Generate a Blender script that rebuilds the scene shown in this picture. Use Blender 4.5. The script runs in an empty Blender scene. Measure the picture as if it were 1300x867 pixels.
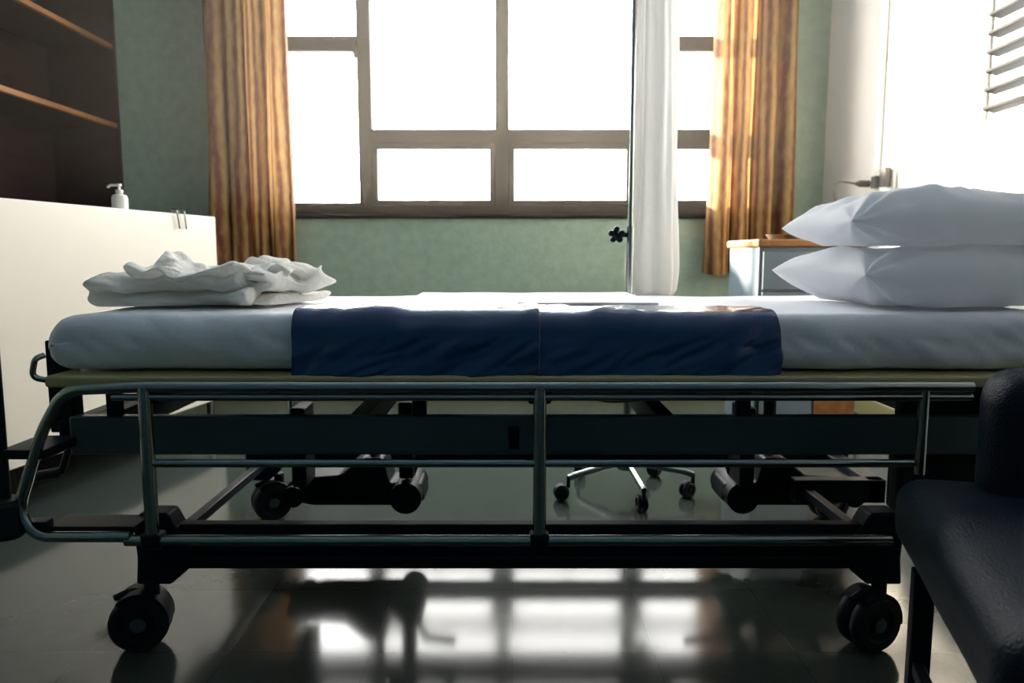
import bpy, bmesh, math, random
from mathutils import Vector, Matrix, noise
random.seed(4)
C = bpy.context.scene.collection
bpy.context.scene.view_settings.view_transform = 'Standard'

# ------------------------------------------------------------------ materials
def mat(name, col, rough=0.5, metal=0.0, bump=0.0, bscale=20.0, var=0.0, vscale=5.0, coat=0.0, spec=0.5, sheen=0.0):
    m = bpy.data.materials.new(name); m.use_nodes = True
    nt = m.node_tree; b = nt.nodes['Principled BSDF']
    b.inputs['Base Color'].default_value = (*col, 1)
    b.inputs['Roughness'].default_value = rough
    b.inputs['Metallic'].default_value = metal
    b.inputs['Coat Weight'].default_value = coat
    b.inputs['Specular IOR Level'].default_value = spec
    b.inputs['Sheen Weight'].default_value = sheen
    tc = nt.nodes.new('ShaderNodeTexCoord')
    n = nt.nodes.new('ShaderNodeTexNoise'); n.inputs['Scale'].default_value = vscale
    n.inputs['Detail'].default_value = 4
    nt.links.new(tc.outputs['Object'], n.inputs['Vector'])
    r = nt.nodes.new('ShaderNodeMixRGB'); r.inputs['Color1'].default_value = (*[c*(1-var) for c in col], 1)
    r.inputs['Color2'].default_value = (*[min(1, c*(1+var)) for c in col], 1)
    nt.links.new(n.outputs['Fac'], r.inputs['Fac']); nt.links.new(r.outputs['Color'], b.inputs['Base Color'])
    if bump > 0:
        n2 = nt.nodes.new('ShaderNodeTexNoise'); n2.inputs['Scale'].default_value = bscale
        n2.inputs['Detail'].default_value = 5
        nt.links.new(tc.outputs['Object'], n2.inputs['Vector'])
        bp = nt.nodes.new('ShaderNodeBump'); bp.inputs['Strength'].default_value = bump
        bp.inputs['Distance'].default_value = 0.01
        nt.links.new(n2.outputs['Fac'], bp.inputs['Height']); nt.links.new(bp.outputs['Normal'], b.inputs['Normal'])
    return m

M_wall = mat('green_wall_paint', (0.33, 0.44, 0.35), 0.5, bump=0.25, bscale=60, var=0.25, vscale=18)
M_wallr = mat('white_wall_paint', (0.86, 0.84, 0.79), 0.6, bump=0.1, bscale=60, var=0.03)
M_dark = mat('teal_wall_paint', (0.03, 0.12, 0.18), 0.7, var=0.1)
M_ceil = mat('ceiling_paint', (0.36, 0.45, 0.56), 0.8, var=0.03)
M_chrome = mat('brushed_steel', (0.30, 0.34, 0.33), 0.2, metal=1.0, var=0.05, bump=0.03, bscale=90)
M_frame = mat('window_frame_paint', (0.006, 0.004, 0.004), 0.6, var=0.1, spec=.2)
M_cream = mat('cream_enamel', (0.42, 0.37, 0.18), 0.3, var=0.06)
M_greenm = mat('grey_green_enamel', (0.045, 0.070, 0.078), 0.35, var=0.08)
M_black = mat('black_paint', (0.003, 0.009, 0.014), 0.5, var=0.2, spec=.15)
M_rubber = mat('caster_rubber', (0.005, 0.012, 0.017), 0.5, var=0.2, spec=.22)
M_sheet = mat('white_bed_sheet', (0.76, 0.78, 0.85), 0.65, bump=0.5, bscale=9, var=0.03, sheen=0.2)
M_pillow = mat('white_pillowcase', (0.84, 0.85, 0.89), 0.8, bump=0.3, bscale=12, var=0.03, sheen=0.2)
M_blanket = mat('white_blanket', (0.90, 0.89, 0.85), 0.9, bump=0.6, bscale=70, var=0.05, sheen=0.3)
M_blue = mat('blue_plastic_drawsheet', (0.012, 0.045, 0.145), 0.20, bump=0.3, bscale=14, var=0.12, coat=0.3)
M_vinyl = mat('navy_vinyl', (0.002, 0.008, 0.020), 0.42, bump=0.35, bscale=260, var=0.15, spec=.2)
M_counter = mat('white_laminate', (0.68, 0.64, 0.56), 0.45, var=0.02)
M_plastic = mat('white_plastic', (0.80, 0.80, 0.76), 0.35, var=0.02)
M_doorblue = mat('pale_blue_laminate', (0.15, 0.20, 0.25), 0.4, var=0.04)
M_cloth = mat('white_curtain_cloth', (0.84, 0.84, 0.83), 0.85, bump=0.1, bscale=20, var=0.02)
M_grey = mat('grey_plastic', (0.05, 0.05, 0.05), 0.5, var=0.05)
M_slat = mat('dark_slat_metal', (0.008, 0.008, 0.010), 0.6, var=0.05, spec=.15)

def wood(name, c1, c2, scale=3.0, rough=0.4):
    m = mat(name, c1, rough); nt = m.node_tree; b = nt.nodes['Principled BSDF']
    tc = nt.nodes.new('ShaderNodeTexCoord'); mp = nt.nodes.new('ShaderNodeMapping')
    mp.inputs['Scale'].default_value = (8, 1, 8)
    w = nt.nodes.new('ShaderNodeTexNoise'); w.inputs['Scale'].default_value = scale; w.inputs['Detail'].default_value = 8
    cr = nt.nodes.new('ShaderNodeValToRGB')
    cr.color_ramp.elements[0].position = .35; cr.color_ramp.elements[0].color = (*c1, 1)
    cr.color_ramp.elements[1].position = .65; cr.color_ramp.elements[1].color = (*c2, 1)
    nt.links.new(tc.outputs['Object'], mp.inputs[0]); nt.links.new(mp.outputs[0], w.inputs['Vector'])
    nt.links.new(w.outputs['Fac'], cr.inputs[0]); nt.links.new(cr.outputs[0], b.inputs['Base Color'])
    return m
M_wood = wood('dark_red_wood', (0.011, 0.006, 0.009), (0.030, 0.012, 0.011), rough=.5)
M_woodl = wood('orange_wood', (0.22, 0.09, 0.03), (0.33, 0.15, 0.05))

def translucent(m, amount, col):
    nt = m.node_tree; b = nt.nodes['Principled BSDF']; out = nt.nodes['Material Output']
    t = nt.nodes.new('ShaderNodeBsdfTranslucent'); mx = nt.nodes.new('ShaderNodeMixShader')
    t.inputs['Color'].default_value = (*col, 1); mx.inputs[0].default_value = amount
    nt.links.new(b.outputs[0], mx.inputs[1]); nt.links.new(t.outputs[0], mx.inputs[2])
    nt.links.new(mx.outputs[0], out.inputs['Surface'])
    return t
translucent(M_cloth, 0.3, (0.90, 0.89, 0.86))
translucent(M_blanket, 0.35, (0.95, 0.94, 0.90))
translucent(M_pillow, 0.28, (0.92, 0.94, 0.97))

# patterned orange curtain
M_curt = mat('patterned_orange_curtain', (0.5, 0.28, 0.1), 0.85)
nt = M_curt.node_tree; b = nt.nodes['Principled BSDF']
tc = nt.nodes.new('ShaderNodeTexCoord'); uvm = nt.nodes.new('ShaderNodeMapping'); uvm.inputs['Scale'].default_value = (1, .6, 1)
wv = nt.nodes.new('ShaderNodeTexWave'); wv.wave_type = 'BANDS'; wv.bands_direction = 'X'
wv.inputs['Scale'].default_value = 2.6; wv.inputs['Distortion'].default_value = 1.2; wv.inputs['Detail'].default_value = 2; wv.inputs['Detail Scale'].default_value = 1.0
mp2 = nt.nodes.new('ShaderNodeMapping'); mp2.inputs['Scale'].default_value = (9, 3.0, 1)
w2 = nt.nodes.new('ShaderNodeTexNoise'); w2.inputs['Scale'].default_value = 2.5; w2.inputs['Detail'].default_value = 3
cr = nt.nodes.new('ShaderNodeValToRGB'); e = cr.color_ramp.elements
e[0].position = 0.32; e[0].color = (0.15, 0.045, 0.022, 1); e[1].position = 0.78; e[1].color = (0.47, 0.30, 0.11, 1)
x = e.new(0.52); x.color = (0.32, 0.165, 0.060, 1)
ad = nt.nodes.new('ShaderNodeMath'); ad.operation = 'MULTIPLY_ADD'; ad.inputs[1].default_value = 0.45
ml = nt.nodes.new('ShaderNodeMath'); ml.operation = 'MULTIPLY'; ml.inputs[1].default_value = 0.6
nt.links.new(tc.outputs['UV'], uvm.inputs[0]); nt.links.new(uvm.outputs[0], wv.inputs['Vector'])
nt.links.new(tc.outputs['UV'], mp2.inputs[0]); nt.links.new(mp2.outputs[0], w2.inputs['Vector'])
nt.links.new(wv.outputs['Fac'], ad.inputs[0]); nt.links.new(w2.outputs['Fac'], ml.inputs[0]); nt.links.new(ml.outputs[0], ad.inputs[2])
nt.links.new(ad.outputs[0], cr.inputs[0]); nt.links.new(cr.outputs[0], b.inputs['Base Color'])
tt = translucent(M_curt, 0.30, (0.7, 0.4, 0.1)); nt.links.new(cr.outputs[0], tt.inputs['Color'])

# vinyl floor tiles
M_floor = mat('vinyl_floor_tiles', (0.3, 0.3, 0.25), 0.2)
nt = M_floor.node_tree; b = nt.nodes['Principled BSDF']
b.inputs['Specular IOR Level'].default_value = .27
tc = nt.nodes.new('ShaderNodeTexCoord'); br = nt.nodes.new('ShaderNodeTexBrick')
br.offset = 0.0; br.inputs['Scale'].default_value = 1.0
br.inputs['Brick Width'].default_value = 0.305; br.inputs['Row Height'].default_value = 0.305
br.inputs['Mortar Size'].default_value = 0.0014; br.inputs['Mortar Smooth'].default_value = 0.6
br.inputs['Color1'].default_value = (0.036, 0.047, 0.043, 1); br.inputs['Color2'].default_value = (0.043, 0.054, 0.049, 1)
br.inputs['Mortar'].default_value = (0.022, 0.030, 0.028, 1)
nz = nt.nodes.new('ShaderNodeTexNoise'); nz.inputs['Scale'].default_value = 25; nz.inputs['Detail'].default_value = 3
mm = nt.nodes.new('ShaderNodeMixRGB'); mm.blend_type = 'MULTIPLY'; mm.inputs[0].default_value = 0.25
nt.links.new(tc.outputs['Object'], br.inputs['Vector']); nt.links.new(tc.outputs['Object'], nz.inputs['Vector'])
nt.links.new(br.outputs['Color'], mm.inputs[1]); nt.links.new(nz.outputs['Fac'], mm.inputs[2]); nt.links.new(mm.outputs[0], b.inputs['Base Color'])
mr = nt.nodes.new('ShaderNodeMapRange'); mr.inputs[3].default_value = 0.105; mr.inputs[4].default_value = 0.135
nt.links.new(nz.outputs['Fac'], mr.inputs[0]); nt.links.new(mr.outputs[0], b.inputs['Roughness'])

# ------------------------------------------------------------------ mesh helpers
def empty(name, loc=(0, 0, 0), rotz=0):
    o = bpy.data.objects.new(name, None); C.objects.link(o); o.location = loc; o.rotation_euler[2] = rotz
    o.empty_display_size = .1
    return o
def obj(name, bm, m, parent=None, smooth=False):
    bmesh.ops.recalc_face_normals(bm, faces=bm.faces)
    me = bpy.data.meshes.new(name); bm.to_mesh(me); bm.free()
    me.materials.append(m)
    if smooth:
        for p in me.polygons: p.use_smooth = True
    o = bpy.data.objects.new(name, me); C.objects.link(o)
    if parent: o.parent = parent
    return o
def add_box(bm, lo, hi):
    v = [bm.verts.new((x, y, z)) for x in (lo[0], hi[0]) for y in (lo[1], hi[1]) for z in (lo[2], hi[2])]
    for f in ((0, 1, 3, 2), (4, 6, 7, 5), (0, 4, 5, 1), (2, 3, 7, 6), (0, 2, 6, 4), (1, 5, 7, 3)):
        bm.faces.new([v[i] for i in f])
def boxes(name, lst, m, parent=None, bevel=0.0):
    bm = bmesh.new()
    for lo, hi in lst: add_box(bm, lo, hi)
    o = obj(name, bm, m, parent)
    if bevel:
        md = o.modifiers.new('bevel', 'BEVEL'); md.width = bevel; md.segments = 3; md.limit_method = 'ANGLE'
    return o
def box(name, lo, hi, m, parent=None, bevel=0.004):
    return boxes(name, [(lo, hi)], m, parent, bevel)

def fillet(pts, r, seg=8):
    pts = [Vector(p) for p in pts]; out = [pts[0]]
    for i in range(1, len(pts)-1):
        a, b_, c = pts[i-1], pts[i], pts[i+1]
        d1 = (a-b_); d2 = (c-b_); l = min(r, d1.length*.49, d2.length*.49)
        p1 = b_+d1.normalized()*l; p2 = b_+d2.normalized()*l
        for k in range(seg+1):
            t = k/seg
            out.append(p1*(1-t)**2+b_*2*t*(1-t)+p2*t*t)
    out.append(pts[-1]); return out
def sweep(bm, pts, rad, n=14, closed=False):
    pts = [Vector(p) for p in pts]; N = len(pts); rings = []
    up = None
    for i, p in enumerate(pts):
        if closed: t = (pts[(i+1) % N]-pts[i-1]).normalized()
        else: t = (pts[min(i+1, N-1)]-pts[max(i-1, 0)]).normalized()
        if up is None:
            up = Vector((0, 0, 1)) if abs(t.z) < .9 else Vector((0, 1, 0))
        up = (up-t*up.dot(t)).normalized(); s = t.cross(up)
        rr = rad(i/(N-1)) if callable(rad) else rad
        rings.append([bm.verts.new(p+(up*math.cos(a)+s*math.sin(a))*rr) for a in [2*math.pi*k/n for k in range(n)]])
    for i in range(N if closed else N-1):
        A, B = rings[i], rings[(i+1) % N]
        for k in range(n): bm.faces.new((A[k], A[(k+1) % n], B[(k+1) % n], B[k]))
    if not closed: bm.faces.new(rings[0]); bm.faces.new(rings[-1])
def autosmooth(o, ang=40):
    for p in o.data.polygons: p.use_smooth = True
    o.data.set_sharp_from_angle(angle=math.radians(ang))
    return o
def tube(name, pts, r, m, parent=None, fr=0.0, n=14, closed=False):
    bm = bmesh.new()
    if fr: pts = fillet(pts, fr)
    sweep(bm, pts, r, n, closed)
    return autosmooth(obj(name, bm, m, parent))
def tubes(name, lst, m, parent=None, fr=0.0, n=12):
    bm = bmesh.new()
    for pts, r in lst: sweep(bm, fillet(pts, fr) if fr and len(pts) > 2 else pts, r, n)
    return autosmooth(obj(name, bm, m, parent))
def lathe(name, prof, mtx, m, parent=None, n=28):
    bm = bmesh.new(); rings = []
    for r, z in prof:
        r = max(r, 1e-4)
        rings.append([bm.verts.new(mtx @ Vector((r*math.cos(2*math.pi*k/n), r*math.sin(2*math.pi*k/n), z))) for k in range(n)])
    for A, B in zip(rings, rings[1:]):
        for k in range(n): bm.faces.new((A[k], A[(k+1) % n], B[(k+1) % n], B[k]))
    bm.faces.new(rings[0]); bm.faces.new(rings[-1])
    return autosmooth(obj(name, bm, m, parent), 35)

def axis_coords(h, r, n, k=5):
    e = [h-r+r*math.sin(math.pi/2*i/k) for i in range(k+1)]
    a = [-x for x in reversed(e)]
    mid = [-(h-r)+2*(h-r)*i/n for i in range(1, n)]
    return a+mid+e
def rbox(name, c, d, r, m, parent=None, n=(20, 10, 3), fn=None, mtx=None):
    h = [x/2 for x in d]; rr = [min(r, h[i]*.98) for i in range(3)]
    co = [axis_coords(h[i], rr[i], n[i]) for i in range(3)]
    bm = bmesh.new(); cache = {}
    def V(i, j, k):
        key = (i, j, k)
        if key not in cache:
            p = Vector((co[0][i], co[1][j], co[2][k]))
            inner = Vector([max(-(h[a]-rr[a]), min(h[a]-rr[a], p[a])) for a in range(3)])
            q = p-inner
            if q.length > 1e-7: q = inner+q.normalized()*min(r, min(h)*.98)
            else: q = p
            if fn: q = fn(q)
            q = q+Vector(c)
            if mtx: q = mtx @ q
            cache[key] = bm.verts.new(q)
        return cache[key]
    L = [len(x) for x in co]
    for i in range(L[0]-1):
        for j in range(L[1]-1):
            for k in (0, L[2]-1): bm.faces.new((V(i, j, k), V(i+1, j, k), V(i+1, j+1, k), V(i, j+1, k)))
    for i in range(L[0]-1):
        for k in range(L[2]-1):
            for j in (0, L[1]-1): bm.faces.new((V(i, j, k), V(i+1, j, k), V(i+1, j, k+1), V(i, j, k+1)))
    for j in range(L[1]-1):
        for k in range(L[2]-1):
            for i in (0, L[0]-1): bm.faces.new((V(i, j, k), V(i, j+1, k), V(i, j+1, k+1), V(i, j, k+1)))
    return obj(name, bm, m, parent, smooth=True)
def nz3(p, s, amp, off=0.0):
    return noise.noise(Vector((p[0]*s+off, p[1]*s-off, p[2]*s+off*.5)))*amp

# ------------------------------------------------------------------ room shell
YW = 4.60; XR = 1.88; XL = -2.76; YB = -1.8; ZC = 2.9
WX0, WX1, WZ0, WZ1 = -1.45, 1.33, 1.09, 2.62
box('floor', (XL-.15, YB-.15, -.1), (XR+.15, YW+.2, 0), M_floor, bevel=0)
ceil_o = box('ceiling', (XL-.15, YB-.15, ZC), (XR+.15, YW+.2, ZC+.1), M_ceil, bevel=0)
boxes('wall_back', [((XL-.15, YW, 0), (WX0, YW+.18, ZC)), ((WX1, YW, 0), (XR+.15, YW+.18, ZC)),
                    ((WX0, YW, 0), (WX1, YW+.18, WZ0)), ((WX0, YW, WZ1), (WX1, YW+.18, ZC))], M_wall)
LY0, LY1, LZ0, LZ1 = 2.0, 3.08, 1.38, 1.92
boxes('wall_right', [((XR, YB, 0), (XR+.15, LY0, ZC)), ((XR, LY1, 0), (XR+.15, YW, ZC)),
                     ((XR, LY0, 0), (XR+.15, LY1, LZ0)), ((XR, LY0, LZ1), (XR+.15, LY1, ZC))], M_wallr)
box('wall_left', (XL-.15, YB, 0), (XL, YW, ZC), M_wall, bevel=0)
box('wall_front', (XL-.15, YB-.15, 0), (XR+.15, YB, ZC), M_dark, bevel=0)
box('baseboard_back', (XL, YW-.015, 0), (XR, YW, .1), M_cream)
box('baseboard_right', (XR-.015, YB, 0), (XR, YW-.015, .1), M_cream)
box('baseboard_left', (XL, YB, 0), (XL+.015, YW-.015, .1), M_cream)

# main window
w = empty('window_1')
y0, y1 = YW+.04, YW+.09
mx = [-.89, -.06, .77]; hw = .042
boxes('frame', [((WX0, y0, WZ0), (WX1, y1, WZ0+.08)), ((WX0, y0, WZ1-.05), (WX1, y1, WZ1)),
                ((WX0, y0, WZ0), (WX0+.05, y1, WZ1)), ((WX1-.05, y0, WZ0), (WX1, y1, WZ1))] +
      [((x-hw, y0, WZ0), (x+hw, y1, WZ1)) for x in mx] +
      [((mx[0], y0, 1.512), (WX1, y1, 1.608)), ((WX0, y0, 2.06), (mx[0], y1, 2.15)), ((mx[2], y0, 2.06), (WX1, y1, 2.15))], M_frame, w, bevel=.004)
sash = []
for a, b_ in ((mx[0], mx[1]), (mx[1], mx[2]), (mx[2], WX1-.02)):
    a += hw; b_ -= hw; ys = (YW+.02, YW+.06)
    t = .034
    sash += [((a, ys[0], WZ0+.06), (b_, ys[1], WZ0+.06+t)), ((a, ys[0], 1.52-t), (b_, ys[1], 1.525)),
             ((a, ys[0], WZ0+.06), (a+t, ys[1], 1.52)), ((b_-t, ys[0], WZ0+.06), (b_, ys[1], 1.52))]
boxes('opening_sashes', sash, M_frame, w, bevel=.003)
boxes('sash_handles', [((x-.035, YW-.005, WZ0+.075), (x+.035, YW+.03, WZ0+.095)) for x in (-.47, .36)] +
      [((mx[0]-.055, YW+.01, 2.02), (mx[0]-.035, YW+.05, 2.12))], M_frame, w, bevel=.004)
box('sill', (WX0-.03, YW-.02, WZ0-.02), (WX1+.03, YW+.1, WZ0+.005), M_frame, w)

# louvre window, right wall
w2_ = empty('window_2')
boxes('louvre_frame', [((XR+.02, LY0, LZ0), (XR+.09, LY0+.03, LZ1)), ((XR+.02, LY1-.02, LZ0), (XR+.09, LY1, LZ1)),
                       ((XR+.02, LY0, LZ1-.02), (XR+.09, LY1, LZ1))], M_plastic, w2_)
bm = bmesh.new()
for i in range(7):
    z = LZ0+.03+i*.072
    vs = [bm.verts.new((XR-.012+.05*a, yy, z+.012*(1-a)+dz)) for dz in (0, .010) for a in (0, 1) for yy in (LY0+.03, LY1-.02)]
    for f in ((0, 1, 3, 2), (4, 5, 7, 6), (0, 1, 5, 4), (2, 3, 7, 6), (0, 2, 6, 4), (1, 3, 7, 5)): bm.faces.new([vs[k] for k in f])
obj('louvre_slats', bm, M_slat, w2_)

# ------------------------------------------------------------------ window curtains
def curtain(name, x0, x1, zb, zt, y, folds, amp, m, seed=0, parent=None):
    bm = bmesh.new(); uvl = bm.loops.layers.uv.new('UVMap'); nu, nv = 170, 50; g = []
    for j in range(nv+1):
        v = j/nv; row = []
        for i in range(nu+1):
            u = i/nu; uu = u+.012*math.sin(v*5+u*9+seed)
            ph = uu*folds*2*math.pi+seed
            a = amp*(1-.35*v)*(1+.4*math.sin(u*7+seed))
            yy = y+a*math.sin(ph)+.25*a*math.sin(2.3*ph+1)+.012*noise.noise(Vector((u*6, v*3, seed)))
            wd = 1+.05*(1-v)**2; xc = (x0+x1)/2
            xx = xc+(x0-xc)*wd*(1-u)+(x1-xc)*wd*u+.45*a*math.cos(ph)
            row.append(bm.verts.new((xx, yy, zb+(zt-zb)*v+(.008*math.sin(ph) if j == 0 else 0))))
        g.append(row)
    for j in range(nv):
        for i in range(nu):
            f = bm.faces.new((g[j][i], g[j][i+1], g[j+1][i+1], g[j+1][i]))
            for l, (a, b_) in zip(f.loops, ((i, j), (i+1, j), (i+1, j+1), (i, j+1))): l[uvl].uv = (a/nu*2.2, b_/nv*3.2)
    return obj(name, bm, m, parent, smooth=True)
curtain('window_curtain', -1.80, -1.27, .72, 2.69, YW-.125, 4.5, .052, M_curt, .4)
curtain('window_curtain', 1.18, 1.67, .74, 2.69, YW-.125, 4, .052, M_curt, 2.1)
rail = empty('curtain_rail')
tube('rod', [(-1.9, YW-.12, 2.71), (1.75, YW-.12, 2.71)], .014, M_chrome, rail)
boxes('brackets', [((x-.01, YW-.13, 2.70), (x+.01, YW, 2.72)) for x in (-1.86, -.06, 1.71)], M_chrome, rail)

# ------------------------------------------------------------------ bookcase on left
bk = empty('wooden_bookcase')
BX = -2.33; by0, by1 = 2.1, YW-.03
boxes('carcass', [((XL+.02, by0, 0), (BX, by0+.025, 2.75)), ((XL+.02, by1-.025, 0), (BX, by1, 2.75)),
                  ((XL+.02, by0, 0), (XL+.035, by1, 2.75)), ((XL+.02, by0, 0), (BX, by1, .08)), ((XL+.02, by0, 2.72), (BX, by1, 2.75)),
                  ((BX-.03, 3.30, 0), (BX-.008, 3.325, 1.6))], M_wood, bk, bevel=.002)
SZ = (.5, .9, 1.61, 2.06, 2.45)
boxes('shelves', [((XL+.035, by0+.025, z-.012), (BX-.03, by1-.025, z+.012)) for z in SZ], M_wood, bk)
boxes('lit_shelf_edges', [((BX-.03, by0+.025, z-.014), (BX-.004, by1-.025, z+.014)) for z in SZ], M_woodl, bk, bevel=.003)  # light on the shelf fronts, put in as a lighter orange wood

# ------------------------------------------------------------------ white counter left (raised on legs)
ct = empty('white_counter')
A = Vector((-1.80, 1.25, 0)); B = Vector((-1.41, 3.6, 0)); dr = (B-A).normalized(); nr = Vector((-dr.y, dr.x, 0)); L = (B-A).length
T = Matrix.Translation(A) @ Matrix(((dr.x, nr.x, 0, 0), (dr.y, nr.y, 0, 0), (0, 0, 1, 0), (0, 0, 0, 1)))
ct.matrix_world = T
box('front_panel', (0, 0, .16), (L, .022, 1.03), M_counter, ct)
box('end_panel', (L-.022, .022, .16), (L, .45, 1.02), M_counter, ct)
box('top', (0, .022, 1.005), (L-.022, .45, 1.028), M_counter, ct)
tubes('legs', [([(x, y, 0), (x, y, .17)], .016) for x in (.05, L-.05) for y in (.04, .41)], M_chrome, ct)
box('shelf', (0, .022, .16), (L-.022, .45, .18), M_counter, ct)
tube('wire_clip', [(2.08, -.01, .965), (2.06, -.012, 1.045), (2.09, .03, 1.05), (2.10, .03, 1.0)], .004, M_chrome, ct, fr=.01, n=8)
tube('wire_clip_2', [(2.13, -.01, .965), (2.115, -.012, 1.045), (2.14, .03, 1.05), (2.15, .03, 1.0)], .004, M_chrome, ct, fr=.01, n=8)
# soap pump bottle
sb = empty('soap_pump_bottle', (-1.570, 3.04, 1.031))
lathe('bottle', [(.0, 0), (.027, 0), (.030, .004), (.030, .045), (.026, .056), (.012, .062), (.012, .070), (0, .070)], Matrix(), M_plastic, sb)
lathe('pump_stem', [(.014, .066), (.014, .078), (.005, .080), (.005, .092), (.010, .093), (.010, .102), (0, .103)], Matrix(), M_plastic, sb)
tube('spout', [(0, 0, .097), (-.035, 0, .097), (-.046, 0, .088)], .005, M_plastic, sb, fr=.01, n=10)

# ------------------------------------------------------------------ hospital bed
bed = empty('hospital_bed')
MX0, MX1, MY0, MY1, MZ0, MZ1 = -.985, 1.20, 1.55, 2.33, .607, .727
def mfn(p):
    q = p.copy()
    q.z += nz3((p.x, p.y, 0), 5, .007)*(1 if p.z > 0 else 0)
    if p.y < -.3:
        q.y += nz3((p.x*1.0, 0, p.z*1.5), 8, .010, 3)+nz3((p.x*1.6+p.z*2, 0, p.z), 18, .005, 3)
    if p.x < -1.0: q.z -= .022*((-p.x-1.0)/.09)**2*(1 if p.z > 0 else 0)
    return q
rbox('mattress', ((MX0+MX1)/2, (MY0+MY1)/2, (MZ0+MZ1)/2), (MX1-MX0, MY1-MY0, MZ1-MZ0), .045, M_sheet, bed, n=(160, 40, 8), fn=mfn)
def drape(name, x0, x1, seed, out=0.0):
    prof = []
    for k in range(14): prof.append((1.74-(1.74-1.595)*k/13, MZ1+.008+out))
    for k in range(1, 9):
        a = math.pi/2*k/8; prof.append((1.595-(.056+out)*math.sin(a), MZ1-.046+(.054+out)*math.cos(a)))
    for k in range(1, 20): prof.append((1.539-out-.004*k/19, MZ1-.046-(.082)*k/19))
    bm = bmesh.new(); g = []; nu = 220
    for i in range(nu+1):
        x = x0+(x1-x0)*i/nu; row = []
        for k, (y, z) in enumerate(prof):
            t = k/(len(prof)-1)
            w_ = .014*noise.noise(Vector((x*10+t*2.0, t*1.6, seed)))+.0055*noise.noise(Vector((x*28+t*8, t*5+4, seed)))
            pull = .007*abs(noise.noise(Vector((x*6+t*1.5, 3, seed))))
            if t > .45: y_ = y-abs(w_)*min(1, (t-.45)*5+.3)-pull*(t-.45); z_ = z
            else: y_ = y; z_ = z+max(-.003, w_)*.7
            row.append(bm.verts.new((x+.002*math.sin(t*9+seed)*(1 if i in (0, nu) else 0), y_, z_+(.004*math.sin(x*17+seed)+.002*math.sin(x*41))*(t**6))))
        g.append(row)
    for i in range(nu):
        for k in range(len(prof)-1): bm.faces.new((g[i][k], g[i+1][k], g[i+1][k+1], g[i][k+1]))
    o = obj(name, bm, M_blue, bed, smooth=True)
    md = o.modifiers.new('solid', 'SOLIDIFY'); md.thickness = .0015
drape('drawsheet_foot_half', -.455, .056, 1.3, .004)
drape('drawsheet_head_half', .050, .557, 7.7)
tube('drawsheet_seam', [(.056, 1.70, MZ1+.013), (.056, 1.595, MZ1+.012), (.056, 1.543, MZ1-.01), (.056, 1.531, MZ1-.05), (.056, 1.527, MZ1-.125)], .003, M_blue, bed, fr=.03, n=8)
def padfn(p):
    q = p.copy(); q.z += nz3((p.x, p.y, 0), 7, .004, 9); return q
rbox('incontinence_pad', (.04, 2.03, MZ1+.007), (.62, .50, .006), .003, M_sheet, bed, n=(50, 30, 1), fn=padfn)

# platform / cream edge
box('mattress_platform', (-.965, 1.52, .578), (1.16, 2.36, .603), M_cream, bed, bevel=.008)
tube('foot_mattress_hoop', [(-.955, 1.53, .592), (-.985, 1.515, .60), (-.975, 1.515, .64), (-.965, 1.53, .645)], .006, M_chrome, bed, fr=.02)
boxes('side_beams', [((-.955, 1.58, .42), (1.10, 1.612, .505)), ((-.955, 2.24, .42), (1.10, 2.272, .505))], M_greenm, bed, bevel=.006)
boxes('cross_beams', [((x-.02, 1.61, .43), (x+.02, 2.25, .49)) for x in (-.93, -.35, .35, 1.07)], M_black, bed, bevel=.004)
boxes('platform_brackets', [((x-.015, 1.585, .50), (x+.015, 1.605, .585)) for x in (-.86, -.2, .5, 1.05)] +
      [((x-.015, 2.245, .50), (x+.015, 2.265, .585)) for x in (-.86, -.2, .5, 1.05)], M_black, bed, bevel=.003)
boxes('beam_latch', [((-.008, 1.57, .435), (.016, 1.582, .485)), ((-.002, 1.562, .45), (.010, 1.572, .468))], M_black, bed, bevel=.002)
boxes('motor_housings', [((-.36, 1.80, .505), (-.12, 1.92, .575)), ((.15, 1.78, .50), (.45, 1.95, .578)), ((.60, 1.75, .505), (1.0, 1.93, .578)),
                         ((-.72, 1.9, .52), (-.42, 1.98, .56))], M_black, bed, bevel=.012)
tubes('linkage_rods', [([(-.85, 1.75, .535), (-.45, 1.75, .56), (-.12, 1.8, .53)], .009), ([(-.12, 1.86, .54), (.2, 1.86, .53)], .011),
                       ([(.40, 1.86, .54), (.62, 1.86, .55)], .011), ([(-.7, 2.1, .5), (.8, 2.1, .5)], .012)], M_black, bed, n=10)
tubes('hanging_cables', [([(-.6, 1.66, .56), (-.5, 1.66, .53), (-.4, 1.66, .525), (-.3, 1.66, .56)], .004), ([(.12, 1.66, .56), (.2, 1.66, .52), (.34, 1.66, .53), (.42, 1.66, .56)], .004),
                         ([(.6, 1.66, .56), (.7, 1.66, .53), (.78, 1.66, .56)], .004)], M_black, bed, fr=.05, n=8)

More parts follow.
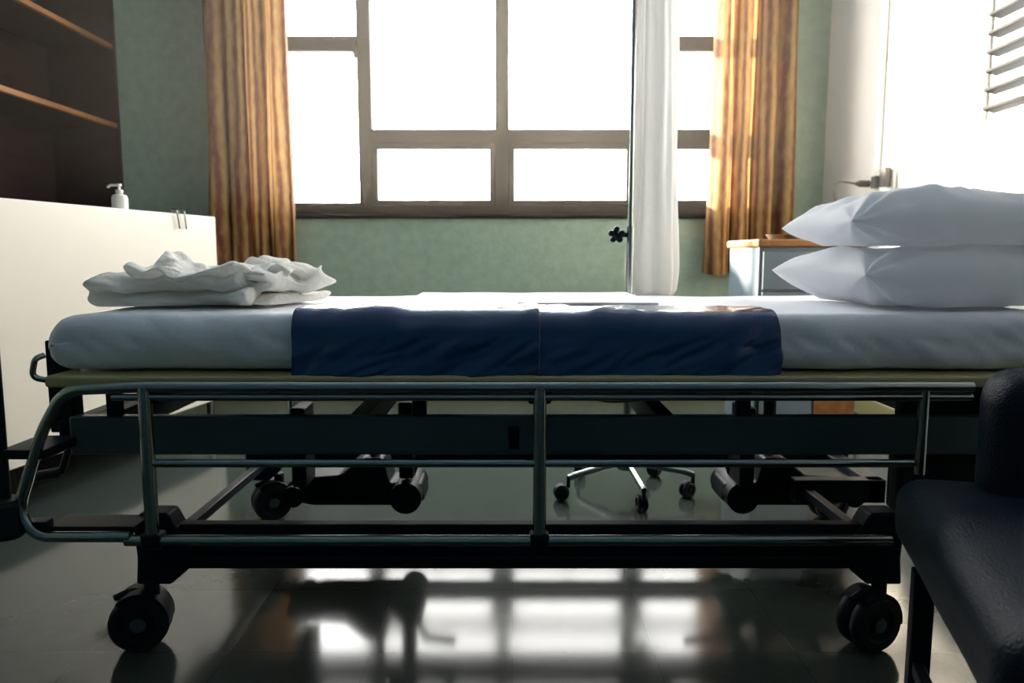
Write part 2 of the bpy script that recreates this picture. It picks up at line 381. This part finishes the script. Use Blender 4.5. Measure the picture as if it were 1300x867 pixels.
# near side rail (loop with swept foot end)
RY = 1.475; RZ = .588
tube('side_rail_top', [(.92, RY, RZ), (-.75, RY, RZ), (-.895, RY, .582), (-.945, RY, .50), (-1.005, RY, .335), (-.975, RY, .278), (-.78, RY, .278)], .0115, M_chrome, bed, fr=.035)
tube('side_rail_top_second', [(.92, RY, RZ-.0205), (-.80, RY, RZ-.0205)], .0075, M_chrome, bed)
tube('side_rail_middle', [(-.73, RY, .432), (.81, RY, .432)], .0085, M_chrome, bed)
tube('side_rail_bottom', [(-.79, RY, .270), (.775, RY, .270)], .0115, M_chrome, bed)
tubes('side_rail_posts', [([(x, RY, .262), (x, RY, RZ)], .0135) for x in (-.735, .056)] + [([(.825, RY, RZ), (.825, RY, .41)], .010)], M_chrome, bed, n=16)
boxes('rail_clamps', [((x-.024, RY+.012, .55), (x+.024, 1.585, .578)) for x in (-.735, .056, .825)] + [((x-.02, RY-.016, .255), (x+.02, RY+.02, .287)) for x in (-.735, .056)], M_black, bed, bevel=.006)
FY = 2.40
tubes('far_side_rail', [([(-.80, FY, .50), (.82, FY, .50)], .010), ([(-.75, FY, .30), (.80, FY, .30)], .008)] +
      [([(x, FY, .29), (x, FY, .51)], .010) for x in (-.72, .80)], M_chrome, bed)
boxes('far_rail_clamps', [((x-.02, 2.27, .47), (x+.02, FY, .49)) for x in (-.72, .80)], M_black, bed)

# base frame
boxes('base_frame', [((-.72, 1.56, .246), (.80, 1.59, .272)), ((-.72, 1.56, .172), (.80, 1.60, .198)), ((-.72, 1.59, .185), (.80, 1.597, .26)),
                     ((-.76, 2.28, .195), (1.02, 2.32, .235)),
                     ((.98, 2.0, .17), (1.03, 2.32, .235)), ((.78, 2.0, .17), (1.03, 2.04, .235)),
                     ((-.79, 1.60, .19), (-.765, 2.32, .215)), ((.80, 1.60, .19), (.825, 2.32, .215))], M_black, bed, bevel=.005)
def bracket(name, x, y, s):
    bm = bmesh.new()
    prof = [(-.045, .14), (-.04, .20), (-.045, .275), (-.03, .30), (.03, .30), (.045, .27), (.075, .235), (.07, .175), (.03, .14)]
    a = [bm.verts.new((x+s*px, y-.03, z)) for px, z in prof]; b2 = [bm.verts.new((x+s*px, y+.03, z)) for px, z in prof]
    bm.faces.new(a); bm.faces.new(b2[::-1]); n = len(prof)
    for i in range(n): bm.faces.new((a[i], a[(i+1) % n], b2[(i+1) % n], b2[i]))
    o = obj(name, bm, M_black, bed); md = o.modifiers.new('b', 'BEVEL'); md.width = .006; md.segments = 2; md.limit_method = 'ANGLE'
bracket('corner_bracket_1', -.77, 1.58, 1); bracket('corner_bracket_2', .80, 1.58, -1)
bracket('corner_bracket_3', -.80, 2.33, 1); bracket('corner_bracket_4', 1.02, 2.33, -1)
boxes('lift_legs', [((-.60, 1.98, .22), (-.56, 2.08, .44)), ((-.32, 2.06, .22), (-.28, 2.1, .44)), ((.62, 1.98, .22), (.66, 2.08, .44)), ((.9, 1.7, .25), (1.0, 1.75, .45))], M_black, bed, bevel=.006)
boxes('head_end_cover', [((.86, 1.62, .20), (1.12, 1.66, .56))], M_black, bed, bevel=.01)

def caster(parent, x, y, yaw, R=.062, top=.15, tag='1', pedal=True):
    m0 = Matrix.Translation((x, y, 0)) @ Matrix.Rotation(yaw, 4, 'Z')
    off = -.025
    mw = m0 @ Matrix.Translation((off, 0, R)) @ Matrix.Rotation(math.pi/2, 4, 'X')
    w_ = .016*R/.062
    for s, nm in ((1, 'a'), (-1, 'b')):
        mm_ = mw @ Matrix.Translation((0, 0, s*(w_+.003)))
        lathe(f'caster_{tag}_wheel_{nm}', [(.012, -w_*.7), (R*.55, -w_*.7), (R*.62, -w_), (R*.9, -w_), (R*.98, -w_*.6), (R, 0), (R*.98, w_*.6), (R*.9, w_), (R*.62, w_), (R*.55, w_*.5), (R*.3, w_*.5), (R*.26, w_*.95), (.004, w_)], mm_, M_rubber, parent, 36)
        if R > .05:
            lathe(f'caster_{tag}_hub_{nm}', [(0, w_*.6), (R*.28, w_*.6), (R*.25, w_*1.05), (R*.1, w_*1.12), (0, w_*1.12)] if s > 0 else [(0, -w_*.6), (R*.28, -w_*.6), (R*.25, -w_*1.05), (R*.1, -w_*1.12), (0, -w_*1.12)], mm_, M_greenm, parent, 20)
    bm = bmesh.new(); n = 14
    A_, B_, A2, B2 = [], [], [], []
    for k in range(n+1):
        a = math.radians(-5+175*k/n)
        for lst, r_, yy in ((A_, R*1.12, -w_*2.1), (B_, R*1.12, w_*2.1), (A2, R*.90, -w_*2.1), (B2, R*.90, w_*2.1)):
            lst.append(bm.verts.new(m0 @ Vector((off+r_*math.cos(a)*.9, yy, R+r_*math.sin(a)))))
    for k in range(11):
        bm.faces.new((A_[k], A_[k+1], B_[k+1], B_[k])); bm.faces.new((A2[k], A2[k+1], B2[k+1], B2[k]))
        bm.faces.new((A_[k], A_[k+1], A2[k+1], A2[k])); bm.faces.new((B_[k], B_[k+1], B2[k+1], B2[k]))
    autosmooth(obj(f'caster_{tag}_hood', bm, M_black, parent))
    bm = bmesh.new()
    sweep(bm, [m0 @ Vector((0, 0, R*1.7)), m0 @ Vector((0, 0, R*2.0)), m0 @ Vector((0, 0, top))], R*.26, 16)
    sweep(bm, [m0 @ Vector((off, -w_*2.2, R)), m0 @ Vector((off, w_*2.2, R))], R*.14, 12)
    if pedal:
        sweep(bm, fillet([m0 @ Vector((0, 0, R*1.95)), m0 @ Vector((-.045, 0, R*2.05)), m0 @ Vector((-.075, 0, R*1.85))], .01), R*.12, 10)
    autosmooth(obj(f'caster_{tag}_stem', bm, M_black, parent))
caster(bed, -.785, 1.56, .25, tag='1'); caster(bed, .80, 1.56, .35, tag='2')
caster(bed, -.755, 2.36, .5, tag='3'); caster(bed, 1.05, 2.36, .3, tag='4')

def pod(tag, x, s):
    prof = [(-.20, .15), (-.20, .19), (-.175, .215), (-.04, .225), (.02, .275), (.08, .275), (.10, .20), (.13, .205), (.19, .20), (.20, .15), (.12, .135), (-.12, .135)]
    bm = bmesh.new(); a = [bm.verts.new((x+s*px, 2.08, z)) for px, z in prof]; b2 = [bm.verts.new((x+s*px, 2.20, z)) for px, z in prof]
    bm.faces.new(a); bm.faces.new(b2[::-1]); n = len(prof)
    for i in range(n): bm.faces.new((a[i], a[(i+1) % n], b2[(i+1) % n], b2[i]))
    o = obj(f'actuator_{tag}', bm, M_black, bed); md = o.modifiers.new('b', 'BEVEL'); md.width = .008; md.segments = 3; md.limit_method = 'ANGLE'
    tubes(f'actuator_{tag}_drum', [([(x+s*.15, 2.04, .17), (x+s*.15, 2.22, .17)], .045), ([(x-s*.17, 2.05, .17), (x-s*.17, 2.21, .17)], .03)], M_black, bed, n=24)
    tubes(f'actuator_{tag}_arm', [([(x+s*.05, 2.14, .26), (x+s*.05, 2.14, .44)], .018), ([(x+s*.15, 2.14, .2), (x+s*.19, 2.14, .3), (x+s*.28, 2.14, .31)], .012)], M_black, bed)
pod('1', -.45, 1); pod('2', .80, -1)
for i, (cy, ax) in enumerate(((1.86, -1.18), (2.14, -1.20))):
    tubes(f'crank_{i+1}', [([(-.93, cy, .45), (-1.10, cy, .44), (ax+.03, cy, .30)], .009), ([(ax+.03, cy, .30), (ax-.05, cy, .285)], .014)], M_black, bed, fr=.02, n=10)
FX = -1.035
tube('foot_end_post', [(FX-.005, 1.48, .815), (FX-.005, 1.48, .33)], .016, M_black, bed)
boxes('foot_end_brackets', [((FX, 1.47, .44), (-.94, 1.60, .46)), ((-1.02, 1.62, .46), (-.965, 1.66, .665)), ((-.99, 1.6, .44), (-.95, 2.25, .49))], M_black, bed, bevel=.004)
lathe('foot_bumper_roller', [(0, -.04), (.03, -.04), (.038, -.03), (.038, .03), (.03, .04), (0, .04)], Matrix.Translation((FX+.003, 1.475, .318)), M_rubber, bed)
boxes('foot_bumper_arm', [((FX-.01, 1.47, .29), (-.95, 1.50, .31)), ((-.96, 1.485, .28), (-.78, 1.56, .295))], M_black, bed, bevel=.003)
tube('head_frame_hoop', [(1.17, 1.62, .59), (1.24, 1.62, .59), (1.24, 2.26, .59), (1.17, 2.26, .59)], .012, M_black, bed, fr=.04)

# ------------------------------------------------------------------ pillows
def pillow(name, c, a, b_, t, rot, seed, lift):
    bm = bmesh.new(); N = 64; g = {}
    R_ = Matrix.Rotation(rot, 3, 'Z')
    for s in (1, -1):
        for i in range(N+1):
            for j in range(N+1):
                u = math.sin(math.pi/2*(-1+2*i/N)); v = math.sin(math.pi/2*(-1+2*j/N))
                edge = i in (0, N) or j in (0, N)
                if s == -1 and edge: g[s, i, j] = g[1, i, j]; continue
                x = a*u*(1-.05*(1-v*v)); y = b_*v*(1-.07*(1-u*u))
                h = max(0, (1-abs(u)**3.2)*(1-abs(v)**3.2))**.48
                wr = nz3((x, y, s), 5, .018, seed)+nz3((x*2.2, y, s), 12, .010, seed+5)
                ang = math.atan2(abs(y)-b_, abs(x)-a); rr = math.hypot(abs(y)-b_, abs(x)-a)
                wr += .013*math.sin(ang*13+seed)*math.exp(-rr*6)
                wr += .006*math.sin(x*42+seed+3*noise.noise(Vector((x*4, y*4, seed))))*abs(v)**3
                z = s*t*h*(1.0 if s > 0 else .85)+wr*min(1, h*1.5)
                z += .010*u*math.sin(seed)+lift*(abs(u)**3)
                if s < 0: z = max(z, -t*.66)
                q = R_ @ Vector((x, y, 0)); g[s, i, j] = bm.verts.new((q.x+c[0], q.y+c[1], z+c[2]))
        for i in range(N):
            for j in range(N):
                bm.faces.new((g[s, i, j], g[s, i+1, j], g[s, i+1, j+1], g[s, i, j+1]))
    return obj(name, bm, M_pillow, None, smooth=True)
pillow('pillow', (1.08, 1.88, MZ1+.064), .335, .26, .088, .04, 2.0, .026)
pillow('pillow', (1.09, 1.89, MZ1+.200), .335, .25, .080, -.05, 5.3, -.010)

# ------------------------------------------------------------------ folded blanket (loosely folded, crumpled)
def ribbon(bm, path, th, y0_, y1_, seed, ny=30, T_=None, amp=1.0):
    n = len(path); prof_o = []; prof_i = []
    P = [Vector((p[0], 0, p[1])) for p in path]
    for i, p in enumerate(P):
        t = (P[min(i+1, n-1)]-P[max(i-1, 0)]).normalized(); nrm = Vector((-t.z, 0, t.x))
        prof_o.append(p+nrm*th/2); prof_i.append(p-nrm*th/2)
    loop = prof_o+prof_i[::-1]; m_ = len(loop); rows = []
    for k in range(ny+1):
        y = y0_+(y1_-y0_)*k/ny; row = []
        e = min(k, ny-k); sh = .45 if e == 0 else (.8 if e == 1 else (.94 if e == 2 else 1))
        for i, q in enumerate(loop):
            cc = P[i if i < n else m_-1-i]
            qq = cc+(q-cc)*sh
            dx = nz3((qq.x*.5, y, qq.z*7), 6, .034, seed)*amp
            crease = abs(noise.noise(Vector((qq.x*9+y*5+seed, y*6-qq.x*3, seed))))
            dz = (nz3((qq.x, y, 0), 6, .036, seed+3)+nz3((qq.x*1.4, y, qq.z), 13, .022, seed+6)+nz3((qq.x, y, qq.z), 30, .006, seed)+.022*(.3-crease))*amp
            dy = nz3((qq.x, 0, qq.z*6), 7, .07, seed+8)*amp
            lim = max(0, min(1, (qq.z-.004)/.07))
            v = Vector((qq.x+dx, y+dy, max(.003, qq.z+dz*lim)))
            if T_: v = T_ @ v
            row.append(bm.verts.new(v))
        rows.append(row)
    for k in range(ny):
        for i in range(m_):
            bm.faces.new((rows[k][i], rows[k][(i+1) % m_], rows[k+1][(i+1) % m_], rows[k+1][i]))
    for row in (rows[0], rows[-1]):
        for i in range(n-1): bm.faces.new((row[i], row[i+1], row[m_-2-i], row[m_-1-i]))
def zig(x0, x1, z0, dz, layers, jit, seg=34):
    pts = []; z = z0
    for l in range(layers):
        l2r = l % 2 == 0
        a = x1 if l2r else x0; b2 = x0 if l2r else x1
        for k in range(seg+1):
            u = k/seg; pts.append((a+(b2-a)*u, z))
        if l < layers-1:
            s = -1 if b2 == x0 else 1
            for k in range(1, 8):
                an = math.pi*k/8
                pts.append((b2+s*math.sin(an)*dz*.7, z+dz/2-dz/2*math.cos(an)))
        z += dz
        x0 += jit[l % len(jit)]; x1 -= jit[(l+1) % len(jit)]
    return pts
bm = bmesh.new()
Tb = Matrix.Translation((-.725, 1.89, MZ1+.004)) @ Matrix.Rotation(.06, 4, 'Z')
ribbon(bm, zig(-.205, .105, .018, .036, 2, (.010, .02, .02)), .034, -.19, .19, 3.3, ny=50, T_=Tb)
ribbon(bm, [(-.175+.31*k/40, .080+.010*math.sin(k/40*math.pi)) for k in range(41)], .022, -.17, .17, 6.1, ny=44, T_=Tb, amp=1.1)
Tb2 = Matrix.Translation((-.58, 1.86, MZ1+.004)) @ Matrix.Rotation(-.35, 4, 'Z')
ribbon(bm, zig(-.075, .055, .014, .027, 3, (.0, .01)), .021, -.12, .12, 4.0, T_=Tb2, amp=1.1)
Tb3 = Matrix.Translation((-.585, 1.88, MZ1+.026)) @ Matrix.Rotation(.9, 4, 'Z')
ribbon(bm, [(.05*math.cos(a)*1.1, .030+.026*math.sin(a)) for a in [math.pi*(1.9*k/24-.1) for k in range(25)]], .013, -.07, .09, 8.0, ny=16, T_=Tb3, amp=.8)
bl = obj('folded_blanket', bm, M_blanket, None, smooth=True)
md = bl.modifiers.new('s', 'SUBSURF'); md.levels = 1; md.render_levels = 1

# ------------------------------------------------------------------ privacy curtain + IV stand behind the bed
def pc(name):
    bm = bmesh.new(); nu, nv = 120, 90; g = []
    for j in range(nv+1):
        v = j/nv; z = .70+(ZC-.06-.70)*v; row = []
        wd = .058+.034*math.exp(-v*4.5); cx = .518+.012*math.sin(v*6)*v
        if v < .05: wd *= .78+.22*(v/.05)**.5
        for i in range(nu):
            a = 2*math.pi*i/nu
            rr = 1+.14*math.sin(5*a+v*2.2)+.10*math.sin(9*a+1+v*3)+.10*noise.noise(Vector((math.cos(a)*2, math.sin(a)*2, v*6)))
            row.append(bm.verts.new((cx+wd*rr*math.cos(a), 2.78+.045*rr*math.sin(a), z+(.015*math.sin(3*a) if j == 0 else 0))))
        g.append(row)
    for j in range(nv):
        for i in range(nu): bm.faces.new((g[j][i], g[j][(i+1) % nu], g[j+1][(i+1) % nu], g[j+1][i]))
    bm.faces.new(g[0])
    return obj(name, bm, M_cloth, None, smooth=True)
pc('privacy_curtain')
tr = empty('curtain_track')
box('track', (.2, 2.765, ZC-.05), (XR, 2.795, ZC-.02), M_plastic, tr)
boxes('track_hangers', [((x, 2.775, ZC-.055), (x+.01, 2.785, ZC)) for x in (.3, .5, 1.0, 1.6)], M_plastic, tr)

iv = empty('iv_stand', (.412, 2.63, 0))
tube('pole_lower', [(0, 0, .10), (0, 0, .95)], .0125, M_chrome, iv)
tube('pole_upper', [(0, 0, .9), (0, 0, 2.05)], .008, M_chrome, iv)
tubes('height_knob', [([(-.005, 0, .92), (-.045, 0, .92)], .008), ([(-.045, 0, .92), (-.065, 0, .92)], .018)], M_black, iv)
for k in range(5):
    a = k*2*math.pi/5+math.pi/2; lathe(f'knob_lobe_{k}', [(0, -.008), (.009, -.008), (.011, 0), (.009, .008), (0, .008)],
        Matrix.Translation((-.05+.0195*math.cos(a), -.012, .92+.0195*math.sin(a))) @ Matrix.Rotation(math.pi/2, 4, 'X'), M_black, iv, 14)
tubes('hooks', [([(0, 0, 2.03), (s*.08, 0, 2.05), (s*.12, 0, 2.09)], .004) for s in (1, -1)], M_chrome, iv, n=8)
lathe('hub', [(0, .085), (.032, .085), (.035, .10), (.03, .13), (.016, .15), (.0, .15)], Matrix(), M_chrome, iv)
for k in range(5):
    a = -math.pi/2+.1+k*2*math.pi/5; ex, ey = .235*math.cos(a), .235*math.sin(a)
    tube(f'leg_{k+1}', [(0, 0, .115), (ex*.9, ey*.9, .085), (ex, ey, .078)], .0115, M_chrome, iv, fr=.02)
    caster(iv, ex, ey, a+.7*k, R=.027, top=.085, tag=str(k+1), pedal=False)

# ------------------------------------------------------------------ bedside cabinet
bc = empty('bedside_cabinet')
cx0, cx1, cy0, cy1 = 1.06, 1.53, 3.25, 3.70
box('body', (cx0+.01, cy0+.012, .06), (cx1-.01, cy1, .885), M_doorblue, bc)
box('drawer_front', (cx0+.025, cy0-.004, .70), (cx1-.21, cy0+.014, .865), M_doorblue, bc)
box('door_front', (cx0+.025, cy0-.004, .09), (cx1-.21, cy0+.014, .69), M_doorblue, bc)
box('side_front', (cx1-.20, cy0-.004, .09), (cx1-.02, cy0+.014, .865), M_woodl, bc)
boxes('handles', [((1.16, cy0-.022, .79), (1.20, cy0-.004, .81)), ((1.16, cy0-.022, .55), (1.20, cy0-.004, .57))], M_black, bc, bevel=.002)
box('top', (cx0-.005, cy0-.015, .885), (cx1+.01, cy1+.01, .918), M_woodl, bc, bevel=.008)
boxes('feet', [((x, y, 0), (x+.03, y+.03, .065)) for x in (cx0+.03, cx1-.06) for y in (cy0+.03, cy1-.05)], M_black, bc)
tray = empty('kidney_dish', (1.22, 3.36, .919))
lathe('dish', [(0, 0), (.045, 0), (.055, .018), (.058, .022), (.052, .020), (.042, .004), (0, .004)], Matrix.Scale(1.6, 4, (1, 0, 0)), M_chrome, tray)
cup = empty('medicine_cup', (1.36, 3.40, .919))
lathe('cup', [(0, 0), (.022, 0), (.028, .04), (.026, .04), (.02, .004), (0, .004)], Matrix(), M_plastic, cup)

# ------------------------------------------------------------------ wall sockets
so = empty('wall_socket_panel')
box('back_plate', (XR-.018, 3.72, 1.17), (XR, 4.02, 1.27), M_plastic, so)
boxes('socket_modules', [((XR-.05, 3.74, 1.185), (XR-.018, 3.80, 1.28)), ((XR-.04, 3.86, 1.19), (XR-.018, 3.91, 1.25))], M_grey, so, bevel=.005)
tubes('oxygen_outlet', [([(XR-.018, 3.97, 1.22), (XR-.07, 3.97, 1.22)], .018), ([(XR-.07, 3.97, 1.22), (XR-.085, 3.97, 1.22)], .012)], M_grey, so)
tube('cable', [(XR-.08, 3.97, 1.22), (XR-.17, 3.98, 1.235), (XR-.20, 3.98, 1.20), (XR-.185, 3.98, 1.12), (XR-.05, 3.98, 1.02), (XR-.012, 3.98, .9), (XR-.012, 3.98, .105)], .006, M_grey, so, fr=.05, n=8)
box('wall_conduit', (XR-.025, 3.89, 1.27), (XR, 3.915, ZC), M_plastic, bevel=.004)

# ------------------------------------------------------------------ navy vinyl chair (near right)
yaw = math.atan2(-.297, .955)
ch = empty('vinyl_armchair', (.712, 1.365, 0), yaw)   # local +x to the right, -y to the front
def sfn(p):
    q = p.copy(); q.z += .012*math.cos(p.x*4)*math.cos(p.y*4)*(1 if p.z > 0 else 0)+nz3(p, 6, .004); return q
rbox('seat_cushion', (.36, -.33, .385), (.72, .64, .13), .045, M_vinyl, ch, n=(24, 24, 3), fn=sfn)
rbox('backrest', (.46, -.075, .53), (.68, .13, .25), .055, M_vinyl, ch, n=(24, 5, 6), fn=sfn)
boxes('seat_frame', [((.04, -.60, .285), (.70, -.04, .322))], M_black, ch, bevel=.004)
boxes('legs', [((x, y, 0), (x+.035, y+.035, .29)) for x in (.03, .67) for y in (-.60, -.09)], M_black, ch, bevel=.004)
boxes('stretchers', [((.035, -.58, .10), (.055, -.08, .125)), ((.68, -.58, .10), (.70, -.08, .125))], M_black, ch, bevel=.003)

# ------------------------------------------------------------------ light
world = bpy.data.worlds.new('bright_overcast'); bpy.context.scene.world = world; world.use_nodes = True
bg = world.node_tree.nodes['Background']; bg.inputs[0].default_value = (1.0, .985, .945, 1); bg.inputs[1].default_value = 20.0
def area(name, loc, rot, sx, sy, portal=True, e=0):
    l = bpy.data.lights.new(name, 'AREA'); l.shape = 'RECTANGLE'; l.size = sx; l.size_y = sy; l.energy = e
    o = bpy.data.objects.new(name, l); C.objects.link(o); o.location = loc; o.rotation_euler = rot
    l.cycles.is_portal = portal
    return o
area('window_portal', ((WX0+WX1)/2, YW+.17, (WZ0+WZ1)/2), (-math.pi/2, 0, 0), WX1-WX0, WZ1-WZ0)
area('louvre_portal', (XR+.14, (LY0+LY1)/2, (LZ0+LZ1)/2), (0, math.pi/2, 0), LZ1-LZ0, LY1-LY0)
sl = bpy.data.lights.new('sun', 'SUN'); sl.energy = 44; sl.angle = math.radians(3); sl.color = (1, .87, .66)
s = bpy.data.objects.new('sun', sl); C.objects.link(s)
s.rotation_euler = Vector((1, -.68, -.26)).to_track_quat('-Z', 'Y').to_euler()
s.location = (-3, 7, 4)

# thin haze volume added to give the window a bloom, upper room only
M_haze = bpy.data.materials.new('bloom_haze_scatter'); M_haze.use_nodes = True
nt = M_haze.node_tree; nt.nodes.remove(nt.nodes['Principled BSDF'])
vs = nt.nodes.new('ShaderNodeVolumeScatter'); vs.inputs['Density'].default_value = .014; vs.inputs['Anisotropy'].default_value = .6
vs.inputs['Color'].default_value = (1, .88, .70, 1)
nt.links.new(vs.outputs[0], nt.nodes['Material Output'].inputs['Volume'])
air = box('bloom_haze', (BX+.01, YB+.001, 1.06), (XR-.001, YW-.001, ZC-.001), M_haze, bevel=0)
air.parent = ceil_o

# ------------------------------------------------------------------ camera
cam = bpy.data.cameras.new('camera'); co = bpy.data.objects.new('camera', cam); C.objects.link(co)
co.location = (0, 0, .85); co.rotation_euler = (math.radians(90-6.58), 0, 0)
cam.lens = 36*950/1300; cam.sensor_width = 36; cam.clip_start = .02
cam.dof.use_dof = True; cam.dof.focus_distance = 1.6; cam.dof.aperture_fstop = 4.0
bpy.context.scene.camera = co
